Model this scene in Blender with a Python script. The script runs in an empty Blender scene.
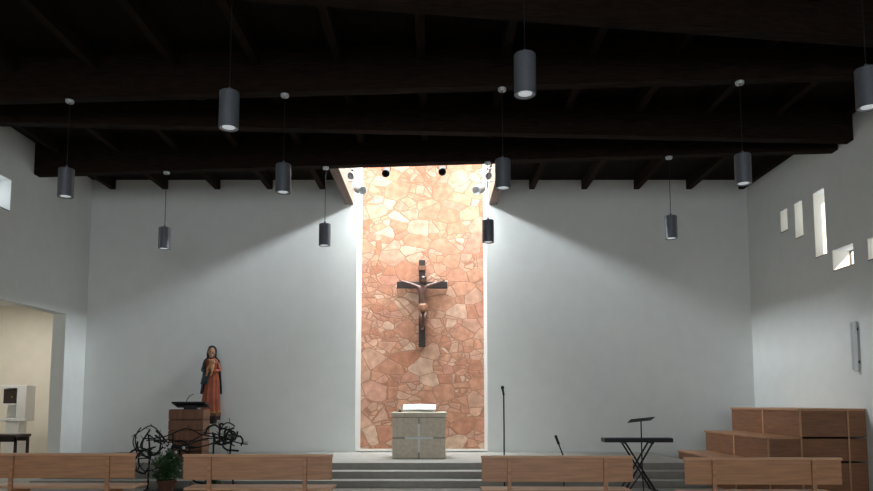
import bpy, bmesh, math, random
from mathutils import Vector, Matrix
random.seed(7)
S = bpy.context.scene
COL = S.collection

# ---------------------------------------------------------------- materials
def new_mat(name):
    m = bpy.data.materials.new(name); m.use_nodes = True
    return m, m.node_tree, m.node_tree.nodes['Principled BSDF']

def mat_plain(name, c, rough=0.6, metal=0.0, nscale=8, var=0.08, bump=0.05, stretch=(1,1,1), spec=0.5):
    m, t, p = new_mat(name)
    N, L = t.nodes, t.links
    tc = N.new('ShaderNodeTexCoord'); mp = N.new('ShaderNodeMapping')
    mp.inputs['Scale'].default_value = stretch
    L.new(tc.outputs['Object'], mp.inputs['Vector'])
    nz = N.new('ShaderNodeTexNoise'); nz.inputs['Scale'].default_value = nscale
    nz.inputs['Detail'].default_value = 5
    L.new(mp.outputs[0], nz.inputs['Vector'])
    cr = N.new('ShaderNodeValToRGB')
    cr.color_ramp.elements[0].position = 0.3; cr.color_ramp.elements[1].position = 0.7
    cr.color_ramp.elements[0].color = tuple(max(0, x*(1-var)) for x in c)+(1,)
    cr.color_ramp.elements[1].color = tuple(min(1, x*(1+var)) for x in c)+(1,)
    L.new(nz.outputs['Fac'], cr.inputs[0]); L.new(cr.outputs[0], p.inputs['Base Color'])
    p.inputs['Roughness'].default_value = rough; p.inputs['Metallic'].default_value = metal
    p.inputs['Specular IOR Level'].default_value = spec
    if bump:
        b = N.new('ShaderNodeBump'); b.inputs['Strength'].default_value = bump; b.inputs['Distance'].default_value = 0.01
        L.new(nz.outputs['Fac'], b.inputs['Height']); L.new(b.outputs[0], p.inputs['Normal'])
    return m

def mat_emit(name, c, s):
    m, t, p = new_mat(name)
    p.inputs['Base Color'].default_value = c+(1,)
    p.inputs['Emission Color'].default_value = c+(1,); p.inputs['Emission Strength'].default_value = s
    return m

PLASTER = mat_plain('white_plaster', (0.77,0.785,0.765), 0.85, nscale=3, var=0.02, bump=0.12, spec=0.2)
CREAM = mat_plain('cream_plaster', (0.80,0.76,0.67), 0.85, nscale=3, var=0.03, bump=0.1, spec=0.2)
DARKWOOD = mat_plain('dark_stained_timber', (0.014,0.0078,0.0050), 0.9, nscale=5, var=0.5, bump=0.2, stretch=(0.6,6,6), spec=0.12)
JOISTWOOD = mat_plain('dark_stained_joist', (0.018,0.010,0.0065), 0.9, nscale=5, var=0.4, bump=0.2, stretch=(6,0.6,6), spec=0.12)
DARKPLANK = mat_plain('dark_ceiling_planks', (0.010,0.0062,0.0045), 0.9, nscale=4, var=0.4, bump=0.2, stretch=(8,0.4,1), spec=0.1)
TRIMWOOD = mat_plain('timber_trimmer', (0.15,0.10,0.07), 0.65, nscale=4, var=0.2, bump=0.1, stretch=(6,0.5,6))
SHAFTWOOD = mat_plain('shaft_lining', (0.16,0.13,0.10), 0.8, nscale=4, var=0.15, bump=0.1, stretch=(6,0.5,6), spec=0.2)
BENCH = mat_plain('bench_wood', (0.52,0.26,0.135), 0.45, nscale=3, var=0.2, bump=0.05, stretch=(0.7,9,9))
BENCHL = mat_plain('bench_wood_light', (0.70,0.41,0.24), 0.4, nscale=3, var=0.12, bump=0.05, stretch=(0.7,9,9))
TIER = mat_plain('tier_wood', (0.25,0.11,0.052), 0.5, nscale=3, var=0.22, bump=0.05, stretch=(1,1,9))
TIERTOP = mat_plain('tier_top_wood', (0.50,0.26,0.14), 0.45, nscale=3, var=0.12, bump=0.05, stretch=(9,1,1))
AMBO = mat_plain('ambo_wood', (0.20,0.085,0.042), 0.55, nscale=3, var=0.25, bump=0.1, stretch=(9,9,0.8))
ALTAR = mat_plain('altar_limestone', (0.70,0.62,0.49), 0.8, nscale=14, var=0.12, bump=0.2)
ALTARL = mat_plain('altar_joint_stone', (0.42,0.39,0.33), 0.7, nscale=10, var=0.06, bump=0.1)
STEP = mat_plain('step_stone', (0.29,0.275,0.245), 0.55, nscale=9, var=0.08, bump=0.05)
CROSSW = mat_plain('crucifix_dark_wood', (0.025,0.014,0.011), 0.55, nscale=4, var=0.3, bump=0.1, stretch=(6,6,0.6))
CORPUS = mat_plain('carved_corpus_wood', (0.12,0.055,0.04), 0.5, nscale=10, var=0.2)
GREY = mat_plain('lamp_grey_metal', (0.14,0.15,0.17), 0.45, metal=0.3, nscale=20, var=0.05, bump=0)
LGREY = mat_plain('light_grey_metal', (0.5,0.52,0.53), 0.4, metal=0.2, nscale=20, var=0.05, bump=0)
BLACK = mat_plain('black_metal', (0.012,0.012,0.014), 0.45, metal=0.3, nscale=20, var=0.2, bump=0)
IRON = mat_plain('wrought_iron', (0.014,0.013,0.014), 0.5, metal=0.6, nscale=20, var=0.3, bump=0.3)
WHITE = mat_plain('white_enamel', (0.75,0.76,0.76), 0.4, nscale=20, var=0.02, bump=0)
CLOTH = mat_plain('altar_cloth', (0.85,0.86,0.86), 0.9, nscale=12, var=0.02, bump=0.2)
RED = mat_plain('robe_red', (0.32,0.070,0.030), 0.5, nscale=6, var=0.3, bump=0.1)
BLUE = mat_plain('mantle_blue', (0.035,0.060,0.080), 0.5, nscale=6, var=0.3, bump=0.1)
GOLD = mat_plain('gilt_hem', (0.40,0.22,0.07), 0.35, metal=0.5, nscale=12, var=0.2, bump=0)
SKIN = mat_plain('painted_flesh', (0.42,0.22,0.14), 0.5, nscale=12, var=0.08, bump=0)
HAIR = mat_plain('painted_hair', (0.08,0.035,0.018), 0.6, nscale=30, var=0.3, bump=0.3)
OCHRE = mat_plain('child_tunic', (0.40,0.19,0.085), 0.55, nscale=8, var=0.2, bump=0.1)
LEAF = mat_plain('leaf_green', (0.045,0.11,0.035), 0.5, nscale=12, var=0.4, bump=0)
POT = mat_plain('terracotta', (0.14,0.06,0.035), 0.8, nscale=12, var=0.1)
GLOW = mat_emit('lamp_diffuser', (0.85,0.9,0.95), 0.4)

def mat_stone():
    m, t, p = new_mat('flagstone_cladding'); N, L = t.nodes, t.links
    def math_(op,a,b=None,c=None):
        n=N.new('ShaderNodeMath'); n.operation=op
        for i,v in enumerate((a,b,c)):
            if v is None: continue
            if isinstance(v,(int,float)): n.inputs[i].default_value=v
            else: L.new(v,n.inputs[i])
        return n.outputs[0]
    tc = N.new('ShaderNodeTexCoord')
    def layer(scale, rot, warp, off):
        mp = N.new('ShaderNodeMapping'); mp.inputs['Scale'].default_value=scale; mp.inputs['Rotation'].default_value=(0,rot,0); mp.inputs['Location'].default_value=off
        L.new(tc.outputs['Object'], mp.inputs['Vector'])
        nz = N.new('ShaderNodeTexNoise'); nz.inputs['Scale'].default_value = 2.0; nz.inputs['Detail'].default_value = 3
        L.new(mp.outputs[0], nz.inputs['Vector'])
        mx = N.new('ShaderNodeMix'); mx.data_type='VECTOR'; mx.inputs[0].default_value = warp
        L.new(mp.outputs[0], mx.inputs[4]); L.new(nz.outputs['Color'], mx.inputs[5])
        v1 = N.new('ShaderNodeTexVoronoi'); v1.inputs['Scale'].default_value = 1.0
        v2 = N.new('ShaderNodeTexVoronoi'); v2.feature='DISTANCE_TO_EDGE'; v2.inputs['Scale'].default_value = 1.0
        for v in (v1,v2): L.new(mx.outputs[1], v.inputs['Vector'])
        sp = N.new('ShaderNodeSeparateColor'); L.new(v1.outputs['Color'], sp.inputs[0])
        return sp, v2.outputs['Distance']
    spA,dA = layer((2.3,0.01,3.3),0.3,0.15,(0.3,0,0.7))
    spB,dB = layer((3.9,0.01,5.4),-0.4,0.11,(5.1,0,2.2))
    sel = math_('LESS_THAN', spA.outputs[2], 0.40)
    inv = math_('SUBTRACT',1.0,sel)
    rnd = math_('ADD', math_('MULTIPLY', sel, spB.outputs[0]), math_('MULTIPLY', inv, spA.outputs[0]))
    rnd2 = math_('ADD', math_('MULTIPLY', sel, spB.outputs[1]), math_('MULTIPLY', inv, spA.outputs[1]))
    eA = math_('DIVIDE', dA, 2.8)
    eB = math_('ADD', math_('DIVIDE', dB, 4.7), inv)
    ed = math_('MINIMUM', eA, eB)
    cr = N.new('ShaderNodeValToRGB'); e = cr.color_ramp.elements
    cols = [(0,(0.44,0.195,0.12)),(0.15,(0.52,0.265,0.17)),(0.3,(0.57,0.31,0.205)),(0.42,(0.48,0.22,0.14)),
            (0.55,(0.60,0.36,0.25)),(0.68,(0.51,0.30,0.215)),(0.8,(0.63,0.43,0.31)),(0.9,(0.49,0.23,0.16)),(1.0,(0.57,0.31,0.225))]
    e[0].position=0; e[0].color=cols[0][1]+(1,); e[1].position=1; e[1].color=cols[-1][1]+(1,)
    for q,c in cols[1:-1]:
        k=e.new(q); k.color=c+(1,)
    L.new(rnd, cr.inputs[0])
    n2 = N.new('ShaderNodeTexNoise'); n2.inputs['Scale'].default_value = 6; n2.inputs['Detail'].default_value=8
    L.new(tc.outputs['Object'], n2.inputs['Vector'])
    c2 = N.new('ShaderNodeValToRGB'); c2.color_ramp.elements[0].color=(0.76,0.74,0.73,1); c2.color_ramp.elements[1].color=(1.1,1.1,1.1,1)
    c2.color_ramp.elements[0].position=0.32; c2.color_ramp.elements[1].position=0.68
    L.new(n2.outputs['Fac'], c2.inputs[0])
    mul = N.new('ShaderNodeMix'); mul.data_type='RGBA'; mul.blend_type='MULTIPLY'; mul.inputs[0].default_value=1
    L.new(cr.outputs[0], mul.inputs[6]); L.new(c2.outputs[0], mul.inputs[7])
    edge = N.new('ShaderNodeMapRange'); edge.inputs['From Min'].default_value=0.002; edge.inputs['From Max'].default_value=0.013
    L.new(ed, edge.inputs['Value'])
    fin = N.new('ShaderNodeMix'); fin.data_type='RGBA'
    L.new(edge.outputs[0], fin.inputs[0]); fin.inputs[6].default_value=(0.33,0.17,0.11,1); L.new(mul.outputs[2], fin.inputs[7])
    L.new(fin.outputs[2], p.inputs['Base Color']); p.inputs['Roughness'].default_value=0.9
    p.inputs['Specular IOR Level'].default_value=0.15
    h = math_('MULTIPLY', math_('MULTIPLY_ADD', rnd2, 0.4, math_('MULTIPLY',n2.outputs['Fac'],0.6)), edge.outputs[0])
    b = N.new('ShaderNodeBump'); b.inputs['Strength'].default_value=0.3; b.inputs['Distance'].default_value=0.03
    L.new(h, b.inputs['Height']); L.new(b.outputs[0], p.inputs['Normal'])
    return m
STONE = mat_stone()

def mat_floor():
    m, t, p = new_mat('floor_tiles'); N, L = t.nodes, t.links
    tc = N.new('ShaderNodeTexCoord'); br = N.new('ShaderNodeTexBrick')
    br.offset = 0; br.inputs['Scale'].default_value=1; br.inputs['Brick Width'].default_value=0.4; br.inputs['Row Height'].default_value=0.4
    br.inputs['Mortar Size'].default_value=0.004
    br.inputs['Color1'].default_value=(0.28,0.26,0.235,1); br.inputs['Color2'].default_value=(0.24,0.225,0.20,1); br.inputs['Mortar'].default_value=(0.16,0.15,0.14,1)
    L.new(tc.outputs['Object'], br.inputs['Vector']); L.new(br.outputs['Color'], p.inputs['Base Color'])
    p.inputs['Roughness'].default_value=0.35
    return m
FLOOR = mat_floor()

# ---------------------------------------------------------------- mesh helpers
def obj_from_bm(name, bm, mat, smooth=False):
    bmesh.ops.recalc_face_normals(bm, faces=bm.faces)
    me = bpy.data.meshes.new(name); bm.to_mesh(me); bm.free()
    if smooth:
        for f in me.polygons: f.use_smooth = True
    o = bpy.data.objects.new(name, me)
    for mm in (mat if isinstance(mat,(list,tuple)) else [mat]): me.materials.append(mm)
    COL.objects.link(o); return o

def bm_box(bm, x0,x1,y0,y1,z0,z1, mi=0):
    v=[bm.verts.new(p) for p in ((x0,y0,z0),(x1,y0,z0),(x1,y1,z0),(x0,y1,z0),(x0,y0,z1),(x1,y0,z1),(x1,y1,z1),(x0,y1,z1))]
    for f in ((0,1,2,3),(4,5,6,7),(0,1,5,4),(1,2,6,5),(2,3,7,6),(3,0,4,7)):
        fc=bm.faces.new([v[i] for i in f]); fc.material_index=mi

def box(name, x0,x1,y0,y1,z0,z1, mat, bev=0.0):
    bm=bmesh.new(); bm_box(bm,x0,x1,y0,y1,z0,z1)
    o=obj_from_bm(name,bm,mat)
    if bev:
        b=o.modifiers.new('bevel','BEVEL'); b.width=bev; b.segments=2
    return o

def boxes(name, lst, mat, bev=0.0):
    bm=bmesh.new()
    for b in lst: bm_box(bm,*b)
    o=obj_from_bm(name,bm,mat)
    if bev:
        b=o.modifiers.new('bevel','BEVEL'); b.width=bev; b.segments=2
    return o

def slab_holes(name, axis, u, v, w, holes, mat):
    us=sorted(set([u[0],u[1]]+[h[i] for h in holes for i in (0,1)])); vs=sorted(set([v[0],v[1]]+[h[i] for h in holes for i in (2,3)]))
    us=[a for a in us if u[0]<=a<=u[1]]; vs=[a for a in vs if v[0]<=a<=v[1]]
    bm=bmesh.new()
    for i in range(len(us)-1):
        for j in range(len(vs)-1):
            cu=(us[i]+us[i+1])/2; cv=(vs[j]+vs[j+1])/2
            if any(h[0]<cu<h[1] and h[2]<cv<h[3] for h in holes): continue
            a=(us[i],us[i+1]); b=(vs[j],vs[j+1])
            if axis=='x': bm_box(bm,w[0],w[1],a[0],a[1],b[0],b[1])
            if axis=='y': bm_box(bm,a[0],a[1],w[0],w[1],b[0],b[1])
            if axis=='z': bm_box(bm,a[0],a[1],b[0],b[1],w[0],w[1])
    bmesh.ops.remove_doubles(bm, verts=bm.verts, dist=1e-5)
    return obj_from_bm(name,bm,mat)

def lathe(name, prof, mat, seg=24, smooth=True, loc=(0,0,0)):
    bm=bmesh.new(); rings=[]
    for r,z in prof:
        rings.append([bm.verts.new((loc[0]+r*math.cos(2*math.pi*i/seg),loc[1]+r*math.sin(2*math.pi*i/seg),loc[2]+z)) for i in range(seg)])
    for a,b in zip(rings,rings[1:]):
        for i in range(seg): bm.faces.new((a[i],a[(i+1)%seg],b[(i+1)%seg],b[i]))
    bm.faces.new(rings[0]); bm.faces.new(rings[-1])
    o=obj_from_bm(name,bm,mat,smooth)
    if smooth:
        m=o.modifiers.new('es','EDGE_SPLIT'); m.split_angle=math.radians(40)
    return o

def tube(name, pts_list, r, mat, res=3, cyclic=False, order='POLY'):
    cu=bpy.data.curves.new(name,'CURVE'); cu.dimensions='3D'; cu.bevel_depth=r; cu.bevel_resolution=res; cu.use_fill_caps=True
    for pts in pts_list:
        if order=='POLY':
            sp=cu.splines.new('POLY'); sp.points.add(len(pts)-1)
            for q,p in zip(sp.points,pts): q.co=(*p,1)
        else:
            sp=cu.splines.new('NURBS'); sp.points.add(len(pts)-1)
            for q,p in zip(sp.points,pts): q.co=(*p,1)
            sp.order_u=4; sp.use_endpoint_u=True; sp.resolution_u=6
        sp.use_cyclic_u=cyclic
    cu.materials.append(mat)
    o=bpy.data.objects.new(name,cu); COL.objects.link(o)
    dg=bpy.context.evaluated_depsgraph_get(); dg.update()
    me=bpy.data.meshes.new_from_object(o.evaluated_get(dg))
    o2=bpy.data.objects.new(name,me); bpy.data.objects.remove(o); o2.name=name; COL.objects.link(o2)
    for f in me.polygons: f.use_smooth=True
    return o2

def skin(name, verts, edges, radii, mat, sub=2):
    me=bpy.data.meshes.new(name); me.from_pydata(verts,edges,[]); me.materials.append(mat)
    o=bpy.data.objects.new(name,me); COL.objects.link(o)
    sk=o.modifiers.new('skin','SKIN'); sk.use_smooth_shade=True
    for i,r in enumerate(radii):
        d=me.skin_vertices[0].data[i]; d.radius=(r,r) if not isinstance(r,tuple) else r; d.use_root=(i==0)
    s=o.modifiers.new('sub','SUBSURF'); s.levels=sub; s.render_levels=sub
    return o

def group(name, loc, parts, rotz=0, scale=1):
    e=bpy.data.objects.new(name,None); e.empty_display_size=0.2; COL.objects.link(e)
    e.location=loc; e.rotation_euler=(0,0,rotz); e.scale=(scale,)*3
    for p in parts: p.parent=e
    return e

def ellipsoid(name, c, r, mat, seg=20):
    bm=bmesh.new(); bmesh.ops.create_uvsphere(bm,u_segments=seg,v_segments=seg//2+2,radius=1)
    for v in bm.verts: v.co=Vector((c[0]+v.co.x*r[0],c[1]+v.co.y*r[1],c[2]+v.co.z*r[2]))
    return obj_from_bm(name,bm,mat,True)

def loft(name, rings, mat, seg=64, a0=0.0, a1=2*math.pi, nf=9, thick=0):
    bm=bmesh.new(); R=[]; full = abs(a1-a0-2*math.pi)<1e-4
    n = seg if full else seg+1
    for (z,cx,cy,rx,ry,fo) in rings:
        row=[]
        for i in range(n):
            a=a0+(a1-a0)*i/seg
            k=1+fo*(math.sin(nf*a+z*1.5)+0.5*math.sin((nf+4)*a+2+z*3))
            row.append(bm.verts.new((cx+rx*k*math.cos(a),cy+ry*k*math.sin(a),z)))
        R.append(row)
    for a,b in zip(R,R[1:]):
        for i in range(n if full else n-1): bm.faces.new((a[i],a[(i+1)%n],b[(i+1)%n],b[i]))
    if full: bm.faces.new(R[0]); bm.faces.new(R[-1])
    o=obj_from_bm(name,bm,mat,True)
    if thick:
        m=o.modifiers.new('sol','SOLIDIFY'); m.thickness=thick; m.offset=1
    return o

def head(prefix, c, s, tilt=(0,0,0), beard=False, veil=None, hair=True):
    bm=bmesh.new(); bmesh.ops.create_uvsphere(bm,u_segments=24,v_segments=18,radius=0.5)
    for v in bm.verts:
        x,y,z=v.co
        w=0.78 if z>-0.05 else 0.78*(1-0.75*(-z-0.05)**1.2)
        v.co.x=x*w; v.co.y=y*0.9-(0.04 if z<0 else 0)
        if y<-0.2 and abs(x)<0.09 and -0.16<z<0.06: v.co.y-=0.09*(1-abs(x)/0.09*0.5)*(1 if z<-0.03 else 0.5)
        if y<-0.25 and 0.03<z<0.12 and 0.06<abs(x)<0.3: v.co.y+=0.03
    M=Matrix.Translation(c)@Matrix.Rotation(tilt[2],4,'Z')@Matrix.Rotation(tilt[1],4,'Y')@Matrix.Rotation(tilt[0],4,'X')@Matrix.Scale(s,4)
    sk = SKIN if prefix!='christ_' else CORPUS
    bm.transform(M); parts=[obj_from_bm(prefix+'head',bm,sk,True)]
    def ell(nm,cc,rr,mt):
        b=bmesh.new(); bmesh.ops.create_uvsphere(b,u_segments=14,v_segments=10,radius=1)
        for v in b.verts: v.co=Vector((cc[0]+v.co.x*rr[0],cc[1]+v.co.y*rr[1],cc[2]+v.co.z*rr[2]))
        b.transform(M); return obj_from_bm(prefix+nm,b,mt,True)
    for sx in (-1,1):
        parts.append(ell('eye',(sx*0.15,-0.385,0.06),(0.05,0.03,0.028),HAIR))
        parts.append(ell('ear',(sx*0.385,0.02,0.0),(0.035,0.07,0.11),sk))
    parts.append(ell('mouth',(0,-0.40,-0.24),(0.10,0.03,0.02),RED if prefix!='christ_' else HAIR))
    if hair:
        parts.append(ell('hair_cap',(0,0.10,0.12),(0.44,0.44,0.44),HAIR))
        for sx in (-1,1): parts.append(ell('hair_side',(sx*0.36,0.08,-0.2),(0.11,0.2,0.42),HAIR))
    if beard: parts.append(ell('beard',(0,-0.27,-0.42),(0.2,0.16,0.18),HAIR))
    return parts

# ---------------------------------------------------------------- room shell
XL, XR, YF, YB = -8.55, 7.70, 17.0, -9.0
ZC = 7.10
NX0, NX1 = -1.964, 1.236
slab_holes('floor','z',(-13.3,9.0),(YB-0.4,21.5),(-0.2,0),[],FLOOR)
slab_holes('wall_front','y',(XL-0.3,XR+0.4),(0,8.5),(YF,YF+0.3),[(NX0,NX1,0.4,8.5)],PLASTER)
boxes('wall_niche',[(NX0-0.3,NX0,YF+0.3,18.6,0,8.5),(NX1,NX1+0.3,YF+0.3,18.6,0,8.5),(NX0,NX1,18.4,18.6,0,8.5)],PLASTER)
box('stone_panel',NX0,NX1,18.2,18.4,0.4,8.45,STONE)
box('floor_niche',NX0,NX1,YF,18.2,0.0,0.4,STEP)
rw=[(15.07,15.39,5.35,5.84),(14.44,14.77,5.07,5.84),(13.60,14.02,4.50,5.84),(12.74,13.43,4.12,4.53),(11.80,12.32,4.10,4.50)]
slab_holes('wall_right','x',(YB,YF),(0,ZC+0.2),(XR,XR+0.4),rw,PLASTER)
lw=[(12.7,13.75,5.40,6.04),(13.5,16.05,0,3.62)]
slab_holes('wall_left','x',(YB,YF),(0,ZC+0.2),(XL-0.3,XL),lw,PLASTER)
slab_holes('wall_rear','y',(XL-0.35,XR+0.4),(0,ZC+0.2),(YB-0.3,YB),[(-5.5,4.5,1.6,5.6)],PLASTER)
boxes('wall_side_room',[(-13.2,-12.9,11.7,19.3,0,4.2),(-12.9,XL-0.3,11.7,12.0,0,4.2),(-12.9,XL-0.3,19.0,19.3,0,4.2),(XL-0.3,XL-0.05,YF+0.3,19.3,0,4.2)],CREAM)
box('ceiling_side_room',-13.2,XL-0.3,11.7,19.3,4.2,4.35,PLASTER)
HX0,HX1,HY0=-2.05,1.30,14.35
slab_holes('ceiling','z',(XL-0.35,XR+0.4),(YB-0.3,YF),(ZC,ZC+0.2),[(HX0,HX1,HY0,YF)],DARKPLANK)
boxes('skylight_shaft',[(HX0-0.2,HX0,HY0,YF,ZC+0.2,8.5),(HX1,HX1+0.2,HY0,YF,ZC+0.2,8.5),(HX0-0.2,HX1+0.2,HY0-0.2,HY0,ZC+0.2,8.5),
    (HX0-0.2,HX1+0.2,HY0-0.2,18.6,8.5,8.6)],SHAFTWOOD)
for i,(a,b,c,d) in enumerate(rw):
    t=0.025
    boxes('window_%d'%(i+1),[(XR+0.34,XR+0.37,a,a+t,c,d),(XR+0.34,XR+0.37,b-t,b,c,d),(XR+0.34,XR+0.37,a+t,b-t,c,c+t),(XR+0.34,XR+0.37,a+t,b-t,d-t,d),
        (XR+0.0,XR+0.33,a,b,c,c+0.02)],TRIMWOOD)
    box('trim_%d'%(i+1),XR+0.002,XR+0.33,b-0.012,b,c+0.02,d,CREAM)
boxes('window_6',[(XL-0.30,XL-0.27,12.7,12.74,5.4,6.04),(XL-0.30,XL-0.27,13.71,13.75,5.4,6.04),(XL-0.30,XL-0.27,12.74,13.71,5.4,5.44),(XL-0.30,XL-0.27,12.74,13.71,6.0,6.04),
   (XL-0.27,XL,12.7,13.75,5.4,5.415)],BLACK)
boxes('window_7',[(-5.5+i*2.5-0.03,-5.5+i*2.5+0.03,YB-0.2,YB-0.14,1.6,5.6) for i in range(1,4)]+[(-5.5,4.5,YB-0.2,YB-0.14,3.57,3.63)],BLACK)

# ---------------------------------------------------------------- beams
ZB=6.41
def beam(name,y0,y1,z0=ZB,z1=ZC,w=0.22,x0=XL,x1=XR):
    bm=bmesh.new()
    v=[bm.verts.new(p) for p in ((x0,y0-w/2,z0),(x1,y1-w/2,z0),(x1,y1+w/2,z0),(x0,y0+w/2,z0),(x0,y0-w/2,z1),(x1,y1-w/2,z1),(x1,y1+w/2,z1),(x0,y0+w/2,z1))]
    for f in ((0,1,2,3),(4,5,6,7),(0,1,5,4),(1,2,6,5),(2,3,7,6),(3,0,4,7)): bm.faces.new([v[i] for i in f])
    o=obj_from_bm(name,bm,DARKWOOD); b=o.modifiers.new('b','BEVEL'); b.width=0.012
    return o
beam('roof_beam',14.6,13.15)
beam('roof_beam',11.75,12.65)
beam('roof_beam',11.0,9.98)
beam('roof_beam',7.1,9.30)
beam('roof_beam',6.4,4.6)
beam('roof_beam',1.6,3.6)
beam('roof_beam',1.0,-1.0)
beam('roof_beam',-4.0,-2.5)
js=[]
x=-8.1
while x<7.5:
    if x<HX0-0.25 or x>HX1+0.25: js.append((x,x+0.13,YB,YF,ZC-0.24,ZC))
    else: js.append((x,x+0.13,YB,HY0-0.1,ZC-0.24,ZC))
    x+=1.30
boxes('ceiling_joists',js,JOISTWOOD)
box('skylight_trimmer',HX0-0.2,HX0,14.15,YF-0.005,6.47,ZC-0.002,TRIMWOOD)
box('skylight_trimmer',HX1,HX1+0.2,13.85,YF-0.005,6.47,ZC-0.002,TRIMWOOD)

# ---------------------------------------------------------------- dais and steps
boxes('altar_steps',[(-7.6,5.15,14.0,YF-0.003,0,0.4),(-7.6,5.15,13.62,14.0,0,0.267),(-7.6,5.15,13.24,13.62,0,0.133)],STEP,0.008)

# ---------------------------------------------------------------- pendant lamps
def pendant(x,y,top,zb=4.78,L=0.45,r=0.118):
    body=lathe('housing',[(r-0.012,0.03),(r-0.012,0.0),(r,0.0),(r,L-0.01),(r-0.01,L),(0.02,L),(0.02,L+0.05),(0.006,L+0.06)],GREY,32)
    dif=lathe('diffuser',[(r*0.62,0.012),(r*0.62,0.02)],GLOW,24)
    ring=lathe('reflector',[(r*0.62,0.015),(r-0.013,0.005),(r-0.013,0.03),(r*0.62,0.03)],LGREY,32)
    cab=tube('cable',[[(0,0,L+0.04),(0,0,top-zb-0.02)]],0.006,BLACK)
    can=lathe('canopy',[(0.055,top-zb-0.045),(0.065,top-zb-0.03),(0.065,top-zb)],LGREY,20)
    group('pendant_lamp',(x,y,zb),[body,dif,ring,cab,can])
def by(x,y0,y1): return y0+(x-XL)/(XR-XL)*(y1-y0)
for x in (-5.67,-2.28,1.03,4.58): pendant(x,by(x,14.6,13.15),ZB,4.77)
for x in (-5.87,-2.38,1.01,4.57): pendant(x,by(x,11.0,9.98),ZB,4.83)
for x,y,z in ((-2.48,8.1,4.85),(0.95,7.25,4.88),(4.78,7.5,4.84)): pendant(x,y,ZC,z)

# spot lights under skylight
def spot(loc, stem, mat=WHITE, rx=0.9, rz=0, s=1.0):
    h=lathe('spot_head',[(0.045,-0.02),(0.075,0.0),(0.08,0.2),(0.07,0.2),(0.03,0.1)],mat,20)
    h.rotation_euler=(rx,0,rz)
    yoke=tube('yoke',[[(-0.09,0,0.0),(-0.09,0,0.12),(0.09,0,0.12),(0.09,0,0.0)]],0.01,mat)
    st=tube('stem',[[(0,0,0.12),tuple(c/s for c in stem)]],0.014,mat)
    group('spotlight',loc,[h,yoke,st],scale=s)
spot((-1.80,15.6,6.45),(-0.23,0,0.16),WHITE,2.0,0.6,1.35)
spot((-1.78,14.9,6.54),(-0.25,0,0.16),WHITE,2.0,-0.4)
spot((1.03,15.6,6.45),(0.25,0,0.16),WHITE,2.0,-0.6,1.35)
spot((1.05,14.9,6.54),(0.23,0,0.16),WHITE,2.0,0.4)
spot((-1.06,14.40,6.46),(0,-0.33,0.16),BLACK,2.2,0)
spot((0.12,14.30,6.46),(0,-0.33,0.16),BLACK,2.2,0)

# ---------------------------------------------------------------- altar
def altar():
    w,h,dp=0.57,0.98,0.42
    g=0.016
    P=[box('core',-w+0.03,w-0.03,-dp+0.03,dp-0.03,0,h-0.1,ALTARL)]
    bl=[]
    for (a,b) in ((-w,-g),(g,w)):
        for (c,d) in ((0.0,0.42),(0.42+2*g,h-0.12)):
            bl.append((a,b,-dp,dp,c,d))
    P.append(boxes('stone_blocks',bl,ALTAR,0.012))
    P.append(box('mensa',-w-0.03,w+0.03,-dp-0.04,dp+0.04,h-0.1,h,ALTAR,0.012))
    P.append(boxes('carved_cross',[(-0.022,0.022,-dp-0.012,-dp+0.03,0.42+g-0.30,0.42+g+0.30),(-0.30,0.30,-dp-0.0125,-dp+0.03,0.42+g-0.022,0.42+g+0.022)],CLOTH,0.004))
    group('stone_altar',(-0.375,15.45,0.4),P)
altar()
bm=bmesh.new()
v=[(-0.36,-0.12,0.06),(0,-0.12,0.075),(0.36,-0.12,0.06),(-0.36,0.2,0.16),(0,0.2,0.175),(0.36,0.2,0.16)]
vs=[bm.verts.new(p) for p in v]; bm.faces.new((vs[0],vs[1],vs[4],vs[3])); bm.faces.new((vs[1],vs[2],vs[5],vs[4]))
book=obj_from_bm('pages',bm,CLOTH); sm=book.modifiers.new('s','SOLIDIFY'); sm.thickness=0.03
group('open_missal',(-0.375,15.45,1.382),[book,
   boxes('book_rest',[(-0.34,-0.31,-0.08,0.2,0,0.07),(0.31,0.34,-0.08,0.2,0,0.07),(-0.34,0.34,0.19,0.21,0,0.13)],WHITE)])
group('altar_candle',(-0.80,15.4,1.382),[lathe('holder',[(0.05,0),(0.05,0.015),(0.015,0.03),(0.03,0.05)],BLACK,16),lathe('wax',[(0.022,0.05),(0.022,0.11)],WHITE,16)])

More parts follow.
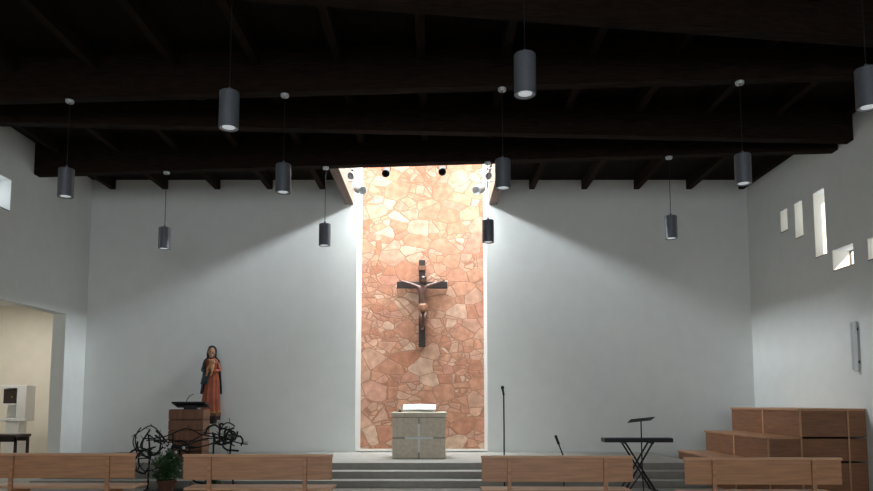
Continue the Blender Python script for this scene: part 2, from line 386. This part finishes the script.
# ---------------------------------------------------------------- crucifix
def crucifix():
    P=[box('upright',-0.085,0.085,-0.05,0.05,-1.62,0.66,CROSSW,0.01), box('crossbar',-0.66,0.66,-0.052,0.048,-0.085,0.085,CROSSW,0.01),
       box('titulus',-0.11,0.11,-0.075,-0.05,0.38,0.5,AMBO,0.004)]
    P.append(boxes('wall_brackets',[(-0.04,0.04,0.05,0.10,0.3,0.4),(-0.04,0.04,0.05,0.10,-1.3,-1.2)],BLACK))
    y=-0.15
    V=[(0.03,y,-0.60),(0.02,y,-0.45),(0.0,y,-0.30),(0.0,y,-0.16),(0.0,y-0.01,-0.04),(0.0,y-0.02,0.03),
       (-0.12,y,-0.06),(-0.30,y+0.01,0.01),(-0.46,y+0.04,0.07),(-0.53,y+0.05,0.09),
       (0.12,y,-0.06),(0.30,y+0.01,0.01),(0.46,y+0.04,0.07),(0.53,y+0.05,0.09),
       (-0.04,y,-0.66),(-0.02,y-0.09,-0.90),(-0.01,y,-1.14),(0.0,y-0.03,-1.22),
       (0.09,y,-0.66),(0.08,y-0.10,-0.90),(0.03,y-0.01,-1.13),(0.02,y-0.05,-1.21)]
    E=[(0,1),(1,2),(2,3),(3,4),(4,5),(3,6),(6,7),(7,8),(8,9),(3,10),(10,11),(11,12),(12,13),(0,14),(14,15),(15,16),(16,17),(0,18),(18,19),(19,20),(20,21)]
    R=[0.085,0.07,0.085,0.10,0.05,0.035, 0.05,0.036,0.026,0.022, 0.05,0.036,0.026,0.022, 0.062,0.045,0.026,0.022, 0.062,0.045,0.026,0.022]
    P.append(skin('corpus',V,E,R,CORPUS))
    for sx in (-1,1):
        b=Vector((sx*0.53,y+0.05,0.09))
        for k,(a,l) in enumerate(((0.75,0.045),(0.35,0.055),(0.12,0.06),(-0.12,0.056),(-0.35,0.045))):
            d=Vector((sx*math.cos(a),-0.15,math.sin(a)))
            q=[b+Vector((0,0,0.006*(2-k))),b+d*l*0.6+Vector((sx*0.01,0,0)),b+d*l+Vector((sx*0.01,-0.02,0))]
            P.append(tube('finger',[[tuple(c) for c in q]],0.006,CORPUS,2))
    P.append(loft('loincloth',[(-0.76,0.03,y-0.01,0.11,0.095,0.04),(-0.66,0.03,y,0.125,0.10,0.04),(-0.56,0.025,y,0.115,0.095,0.03),(-0.52,0.022,y,0.10,0.085,0.02)],AMBO,48,nf=8))
    P+=head('christ_',(0.035,y-0.06,0.10),0.19,(0.35,0.25,0),beard=True)
    th=[(0.035+0.085*math.cos(t)*(1+0.08*math.sin(7*t)),y-0.05+0.09*math.sin(t),0.15+0.012*math.sin(5*t)) for t in [i*2*math.pi/30 for i in range(30)]]
    P.append(tube('crown_of_thorns',[th],0.012,CROSSW,2,cyclic=True))
    group('crucifix',(-0.375,18.095,4.64),P)
crucifix()

# ---------------------------------------------------------------- madonna statue
def madonna():
    P=[]
    P.append(loft('robe',[(0.0,0,0,.235,.18,.07),(0.05,0,0,.225,.175,.08),(.25,.005,0,.205,.16,.08),(.5,.015,0,.185,.15,.07),(.75,.03,0,.165,.13,.05),(.92,.03,0,.135,.11,.03),
        (1.0,.02,0,.135,.105,.02),(1.1,.01,0,.15,.11,.02),(1.2,0,0,.165,.10,.01),(1.27,0,0,.14,.085,0),(1.31,0,0,.07,.06,0),(1.36,0,-.01,.045,.045,0)],RED,96,nf=10))
    P.append(loft('gilt_hem',[(0.0,0,0,.24,.185,.075),(.035,0,0,.232,.18,.08)],GOLD,96,nf=10))
    P.append(loft('mantle',[(.45,.0,.015,.24,.195,.05),(.6,.01,.015,.228,.18,.05),(.8,.015,.01,.21,.165,.04),(1.0,.01,.01,.20,.155,.03),(1.15,.0,.01,.205,.145,.02),(1.25,0,.01,.175,.12,.01),(1.33,0,.01,.10,.085,0),
        (1.40,0,.02,.095,.10,0),(1.50,0,.02,.095,.10,0),(1.57,0,.015,.07,.08,0),(1.60,0,.01,.02,.03,0)],BLUE,72,a0=0.35,a1=math.pi+0.75,nf=7,thick=0.012))
    P.append(loft('mantle_front_drape',[(.68,-.02,-.02,.205,.165,.05),(.8,0,-.02,.20,.16,.05),(.92,0.01,-.02,.185,.15,.04),(1.02,0.01,-.02,.17,.14,.02)],BLUE,40,a0=math.pi*0.95,a1=math.pi*1.5,nf=8,thick=0.01))
    P+=head('mary_',(0.0,-0.03,1.45),0.22,(0.15,0.12,0.35),hair=True)
    P.append(skin('right_arm',[(-.15,0,1.2),(-.2,-.03,1.0),(-.11,-.17,.98),(-.02,-.2,1.03)],[(0,1),(1,2),(2,3)],[.05,.05,.038,.022],BLUE))
    P.append(skin('left_arm',[(.15,0,1.2),(.21,-.04,1.0),(.14,-.18,.99),(.05,-.21,1.0)],[(0,1),(1,2),(2,3)],[.05,.05,.038,.022],RED))
    for sx,b in ((-1,Vector((-.02,-.2,1.03))),(1,Vector((.05,-.21,1.0)))):
        for k in range(5):
            a=0.5-k*0.28 if k else 1.2
            d=Vector((-sx*math.cos(a),-0.1,math.sin(a)))
            P.append(tube('finger',[[tuple(b),tuple(b+d*0.04),tuple(b+d*0.065+Vector((0,0.02,0)))]],0.008,SKIN,2))
    P.append(skin('child_body',[(.07,-.2,1.06),(.075,-.19,1.15),(.07,-.18,1.23),(.065,-.18,1.28),(.12,-.2,1.22),(.14,-.25,1.15),(.02,-.2,1.23),(-.04,-.19,1.28),(.0,-.26,1.03),(-.02,-.27,.9),(-.03,-.30,.87),(.10,-.27,1.02),(.09,-.28,.9),(.08,-.31,.87)],
        [(0,1),(1,2),(2,3),(2,4),(4,5),(2,6),(6,7),(0,8),(8,9),(9,10),(0,11),(11,12),(12,13)],[.06,.058,.05,.025,.03,.02,.03,.02,.04,.024,.018,.04,.024,.018],OCHRE))
    P+=head('child_',(0.06,-0.19,1.36),0.14,(0,-0.1,-0.3),hair=True)
    P.append(boxes('plinth',[(-.2,.2,-.2,.2,-.07,0.0)],AMBO,0.01))
    P.append(boxes('wall_console',[(-.17,.17,-.15,.265,-.17,-.07),(-.08,.08,0.0,.265,-.26,-.17)],CROSSW,0.01))
    group('madonna_statue',(-5.38,16.73,1.34),P)
madonna()

# ---------------------------------------------------------------- ambo
def ambo():
    P=[]
    for i in range(5):
        z=0.0+i*0.21
        P.append(box('course_%d'%(i+1),-0.35,0.35,-0.22,0.22,z+0.006,z+0.204,AMBO,0.012))
    P.append(box('core',-0.33,0.33,-0.2,0.2,0,1.05,CROSSW))
    bm=bmesh.new()
    vs=[bm.verts.new(p) for p in ((-.34,-.1,1.17),(.34,-.1,1.17),(.34,.24,1.08),(-.34,.24,1.08))]; bm.faces.new(vs)
    d=obj_from_bm('reading_desk',bm,BLACK); s=d.modifiers.new('s','SOLIDIFY'); s.thickness=0.035
    P.append(d); P.append(box('desk_support',-0.12,0.12,-0.02,0.1,1.04,1.13,BLACK))
    P.append(tube('gooseneck_microphone',[[(-.05,-.08,1.16),(-.04,-.1,1.27),(.0,-.02,1.34),(.05,.06,1.36)]],0.008,BLACK,3,order='N'))
    group('wooden_ambo',(-5.05,14.4,0.4),P)
ambo()

# ---------------------------------------------------------------- iron sculpture
def iron():
    L=[]; L2=[]
    rnd=random.Random(11)
    def lobe(cx,cz,r,n):
        for _ in range(n):
            a=rnd.uniform(0,6.28); sweep=rnd.uniform(2.0,4.5)*rnd.choice((-1,1)); rr=r*rnd.uniform(.6,1.15)
            ox=cx+rnd.uniform(-.14,.14); oz=cz+rnd.uniform(-.14,.14); oy=rnd.uniform(-.18,.18)
            pts=[]
            for k in range(9):
                t=k/8; q=a+sweep*t; r2=rr*(1-0.35*t)
                pts.append((ox+r2*math.cos(q)*1.1+rnd.uniform(-.05,.05),oy+0.12*math.sin(3*t+a),max(0.03,oz+r2*math.sin(q)+rnd.uniform(-.05,.05))))
            (L if rnd.random()<.6 else L2).append(pts)
    lobe(-0.80,0.88,0.30,6); lobe(-0.78,0.50,0.30,6); lobe(0.78,0.98,0.24,6); lobe(0.45,0.95,0.22,2); lobe(-0.3,0.6,0.3,3); lobe(0.3,0.45,0.28,1)
    for k in range(5):
        x0=rnd.uniform(-1.05,-.7); x1=rnd.uniform(.7,1.05); z0=rnd.uniform(.75,1.15)
        L.append([(x0+(x1-x0)*t/6,rnd.uniform(-.12,.12),z0+0.12*math.sin(t*1.3+k)+rnd.uniform(-.06,.06)) for t in range(7)])
    for x in (-.8,-.45,.35,.75):
        L2.append([(x+rnd.uniform(-.1,.1),rnd.uniform(-.1,.1),z) for z in (0.0,.02,.3,.6,.95)])
    P=[tube('branches_thick',L2,0.017,IRON,2,order='N'),tube('branches_thin',L,0.011,IRON,2,order='N')]
    th=[]
    for sp in L+L2:
        for p in sp[1:-1:2]:
            d=Vector((rnd.uniform(-1,1),rnd.uniform(-.5,.5),rnd.uniform(-1,1))).normalized()*0.08
            th.append([p,(p[0]+d.x,p[1]+d.y,max(0.01,p[2]+d.z))])
    P.append(tube('thorns',th,0.006,IRON,1))
    P.append(box('base_plate',-0.85,0.8,-0.12,0.12,0,0.015,IRON))
    e=group('wrought_iron_branch_sculpture',(-4.47,12.95,0),P); e.scale=(0.98,1,1.06)
iron()

# ---------------------------------------------------------------- plants
def plant(name,loc,n,R,H,fl,seed,sc=1):
    rnd=random.Random(seed)
    pot=lathe('pot',[(0.11,0),(0.15,0.22),(0.165,0.22),(0.165,0.26),(0.14,0.26),(0.13,0.2)],POT,24)
    bm=bmesh.new()
    for i in range(n):
        a=rnd.uniform(0,6.28); r=R*rnd.uniform(.1,1); z=0.24+H*rnd.uniform(.1,1)*(1-0.4*r/R)
        c=Vector((r*math.cos(a),r*math.sin(a),z)); d=Vector((math.cos(a),math.sin(a),rnd.uniform(-.4,.9))).normalized(); s=Vector((-math.sin(a),math.cos(a),0))
        l=rnd.uniform(.07,.13); w=l*.28
        q=[c-d*l*.5,c+s*w+Vector((0,0,.01)),c+d*l*.2+s*w*.9,c+d*l*.6-Vector((0,0,.02)),c+d*l*.2-s*w*.9,c-s*w+Vector((0,0,.01))]
        vs=[bm.verts.new(p) for p in q]; bm.faces.new(vs)
    lv=obj_from_bm('leaves',bm,LEAF)
    st=tube('stems',[[(0.02*math.cos(i),0.02*math.sin(i),0.2),(R*.3*math.cos(i),R*.3*math.sin(i),.24+H*.4),(R*.7*math.cos(i),R*.7*math.sin(i),.24+H*.7)] for i in range(14)],0.005,LEAF,1)
    P=[pot,lv,st]
    if fl:
        bm=bmesh.new()
        for i in range(fl):
            a=rnd.uniform(0,6.28); r=R*rnd.uniform(.2,1); z=0.28+H*rnd.uniform(.5,1)
            for k in range(5):
                b=k*1.2566
                c=Vector((r*math.cos(a)+.018*math.cos(b),r*math.sin(a)-.02,z+.018*math.sin(b)))
                bmesh.ops.create_icosphere(bm,subdivisions=1,radius=.013,matrix=Matrix.Translation(c))
        P.append(obj_from_bm('blossoms',bm,WHITE))
    group(name,loc,P,scale=sc)
plant('potted_flowering_plant',(-4.66,12.25,0),620,0.30,0.58,16,3,1.0)
plant('potted_fern',(-3.85,12.2,0),200,0.2,0.22,8,9,0.8)

# ---------------------------------------------------------------- benches (seen from behind)
def bench(x0,x1,y,rot=0):
    L=x1-x0; h=L/2; P=[]
    P.append(box('back_panel',-h,h,0.0,0.028,0.56,0.865,BENCH,0.004))
    P.append(box('top_rail',-h-0.01,h+0.01,-0.02,0.045,0.865,0.90,BENCHL,0.008))
    ps=[]
    for sx in (-1,1):
        c=sx*(h-0.36)
        ps.append((c-0.025,c+0.025,-0.04,0.0,0.0,0.865)); ps.append((c-0.025,c+0.025,0.38,0.42,0.0,0.41)); ps.append((c-0.025,c+0.025,0.0,0.40,0.33,0.41))
        ps.append((c-0.025,c+0.025,-0.04,0.42,0.0,0.06))
    P.append(boxes('trestle_legs',ps,BENCH,0.004))
    P.append(box('seat',-h,h,0.03,0.45,0.415,0.45,BENCHL,0.008))
    P.append(box('stretcher',-h+0.36,h-0.36,0.18,0.22,0.12,0.2,BENCH,0.004))
    group('wooden_bench',((x0+x1)/2,y,0),P,rot)
bench(-6.17,-4.13,9.70,-0.008)
bench(-3.40,-1.40,9.50,-0.01)
bench(0.59,2.56,9.25,-0.012)
bench(3.14,5.11,8.95,-0.012)

# ---------------------------------------------------------------- choir tiers
def tiers():
    Y0,Y1=12.6,15.5; t=0.04
    X=[5.28,5.88,6.47,XR-0.01]; Z=[0.55,0.98,1.48]
    P=[]
    for i in range(3):
        z0=0 if i==0 else Z[i-1]
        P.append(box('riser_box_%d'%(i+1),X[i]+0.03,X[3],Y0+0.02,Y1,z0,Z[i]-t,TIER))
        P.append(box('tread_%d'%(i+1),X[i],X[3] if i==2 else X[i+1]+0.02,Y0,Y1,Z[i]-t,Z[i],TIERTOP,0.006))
    P.append(boxes('end_battens',[(X[1]+0.03,X[1]+0.06,Y0+0.004,Y0+0.021,0,Z[1]-t),(X[2]+0.03,X[2]+0.06,Y0+0.004,Y0+0.021,0,Z[2]-t),(7.35,7.38,Y0+0.004,Y0+0.021,0,Z[2]-t),(X[0]+0.03,X[0]+0.06,Y0+0.004,Y0+0.021,0,Z[0]-t)],TIERTOP))
    P.append(boxes('dividers',[(X[i]+0.015,X[i]+0.03,Y0+1.4,Y0+1.43,0 if i==0 else Z[i-1],Z[i]-t) for i in range(3)],BENCHL))
    group('wooden_choir_tiers',(0,0,0),P)
tiers()

# ---------------------------------------------------------------- keyboard, stands
def keyboard():
    P=[]; zt=0.87
    P.append(box('case',-0.62,0.62,-0.15,0.16,zt,zt+0.075,BLACK,0.012))
    P.append(boxes('white_keys',[(-0.57+i*0.0225,-0.57+i*0.0225+0.020,0.0,0.14,zt+0.075,zt+0.087) for i in range(51)],WHITE))
    P.append(box('control_panel',-0.6,0.6,-0.14,-0.02,zt+0.075,zt+0.085,GREY))
    a,b=0.27,0.25
    P.append(tube('x_stand',[[(-a,-.14,.02),(b,-.14,zt)],[(a,-.14,.02),(-b,-.14,zt)],[(-a,.14,.02),(b,.14,zt)],[(a,.14,.02),(-b,.14,zt)],
        [(-a,-.25,.02),(-a,.25,.02)],[(a,-.25,.02),(a,.25,.02)],[(-b,-.16,zt-.01),(-b,.16,zt-.01)],[(b,-.16,zt-.01),(b,.16,zt-.01)]],0.017,BLACK))
    group('electronic_keyboard',(3.66,12.9,0),P)
keyboard()
def music_stand():
    P=[tube('pole',[[(0,0,0.25),(0,0,1.26)]],0.012,BLACK),
       tube('tripod',[[(0,0,.38),(.28*math.cos(a),.28*math.sin(a),0.012)] for a in (0.3,2.4,4.5)],0.01,BLACK)]
    d=box('sheet_desk',-0.21,0.21,-0.005,0.005,-0.13,0.13,BLACK); d.location=(0,0,1.285); d.rotation_euler=(math.radians(76),-0.1,0); P.append(d)
    s=box('sheet_music',-0.17,0.17,-0.003,0.003,-0.11,0.11,WHITE); s.location=(0,0,1.297); s.rotation_euler=(math.radians(76),-0.1,0); P.append(s)
    group('music_stand',(3.60,12.4,0),P)
music_stand()
def mic_stand(x,y,h):
    P=[lathe('round_base',[(0.14,0),(0.14,0.02),(0.03,0.035)],BLACK,24),tube('pole',[[(0,0,0.02),(0,0,h-0.12)]],0.013,BLACK)]
    P.append(tube('microphone',[[(0,0,h-0.14),(-0.02,0.0,h-0.02)]],0.02,BLACK)); P.append(ellipsoid('mic_head',(-0.022,0,h),(0.032,0.032,0.04),BLACK))
    group('microphone_stand',(x,y,0),P)
mic_stand(1.24,12.95,1.86)
P=[lathe('round_base',[(0.12,0),(0.12,0.02),(0.03,0.035)],BLACK,24),tube('pole',[[(0,0,0.02),(0,0,.62),(-0.13,0,.98)]],0.012,BLACK),
   tube('microphone',[[(-0.08,0,.84),(-0.14,0,1.0)]],0.024,BLACK)]
group('microphone_stand',(2.28,12.7,0),P)

group('column_loudspeaker',(XR,12.75,2.15),[box('cabinet',-0.10,-0.03,-0.045,0.045,0,0.93,WHITE,0.01),box('grille',-0.106,-0.10,-0.035,0.035,0.03,0.90,LGREY),
   boxes('brackets',[(-0.03,0,-0.03,0.03,0.15,0.2),(-0.03,0,-0.03,0.03,0.75,0.8)],BLACK)])

# side room items
group('stone_tabernacle_pillar',(-10.62,17.8,0),[box('shaft',-0.17,0.17,-0.17,0.17,0,1.12,WHITE,0.01),boxes('frame',[(-0.32,0.34,-0.2,0.2,1.12,1.2),(0.1,0.34,-0.2,0.2,1.2,2.02),(-0.32,0.1,-0.2,0.2,1.94,2.02),(-0.32,0.1,0.1,0.2,1.2,1.94)],WHITE,0.01),
   box('safe_door',-0.26,0.08,-0.16,0.1,1.56,1.92,CROSSW,0.01),box('safe_knob',-0.05,-0.02,-0.19,-0.16,1.7,1.75,GOLD),box('shelf',-0.3,0.1,-0.18,0.1,1.52,1.56,WHITE)])
group('side_table',(-9.85,16.2,0),[box('table_top',-0.38,0.38,-0.3,0.3,0.80,0.86,CROSSW,0.01),boxes('legs',[(a,a+0.05,b,b+0.05,0,0.8) for a in (-0.36,0.31) for b in (-0.26,0.21)],CROSSW),
   boxes('apron',[(-0.36,0.36,-0.26,-0.24,0.7,0.8),(-0.36,0.36,0.24,0.26,0.7,0.8)],CROSSW)])

# ---------------------------------------------------------------- lights
def area(name,loc,rot,sx,sy,p,c,spread=180):
    l=bpy.data.lights.new(name,'AREA'); l.shape='RECTANGLE'; l.size=sx; l.size_y=sy; l.energy=p; l.color=c
    l.spread=math.radians(spread)
    o=bpy.data.objects.new(name,l); o.location=loc; o.rotation_euler=rot; COL.objects.link(o); return o
SK=(0.87,0.955,1.0)
area('skylight_top_daylight',(-0.37,15.6,8.45),(0,0,0),3.2,2.3,230,SK,120)
area('skylight_rear_daylight',(-0.37,17.55,8.45),(0,0,0),3.1,1.1,170,SK,70)
area('skylight_right_pane_daylight',(HX1-0.01,15.65,8.0),(0,math.radians(86),0),0.85,2.4,500,SK,92)
area('skylight_left_pane_daylight',(HX0+0.01,15.65,8.0),(0,math.radians(-86),0),0.85,2.4,500,SK,92)
area('rear_fill_light',(-0.5,YB+0.05,3.6),(math.radians(90),0,0),9.8,3.9,470,(0.93,0.97,1.0))  # added fill lamp behind the camera, standing in for unseen rear windows
area('side_room_lamp',(-10.9,16.5,4.15),(0,0,0),1.8,1.8,70,(1.0,0.95,0.87))
sl=bpy.data.lights.new('sun','SUN'); sl.energy=8.0; sl.color=(1,0.92,0.78); sl.angle=0.01
so=bpy.data.objects.new('sun',sl); so.location=(20,-10,20); so.rotation_euler=Vector((-0.46,0.80,-0.46)).to_track_quat('-Z','Y').to_euler(); COL.objects.link(so)

w=bpy.data.worlds.new('sky'); S.world=w; w.use_nodes=True
bg=w.node_tree.nodes['Background']; bg.inputs[0].default_value=(0.86,0.93,1.0,1); bg.inputs[1].default_value=2.6

# ---------------------------------------------------------------- camera
cam=bpy.data.cameras.new('camera'); co=bpy.data.objects.new('camera',cam); COL.objects.link(co)
cam.sensor_width=36; cam.lens=28.87; co.location=(0,0,1.6); co.rotation_euler=(math.radians(95),0,0)
cam.shift_y=0.109; cam.clip_start=0.05
S.camera=co
S.view_settings.view_transform='Standard'
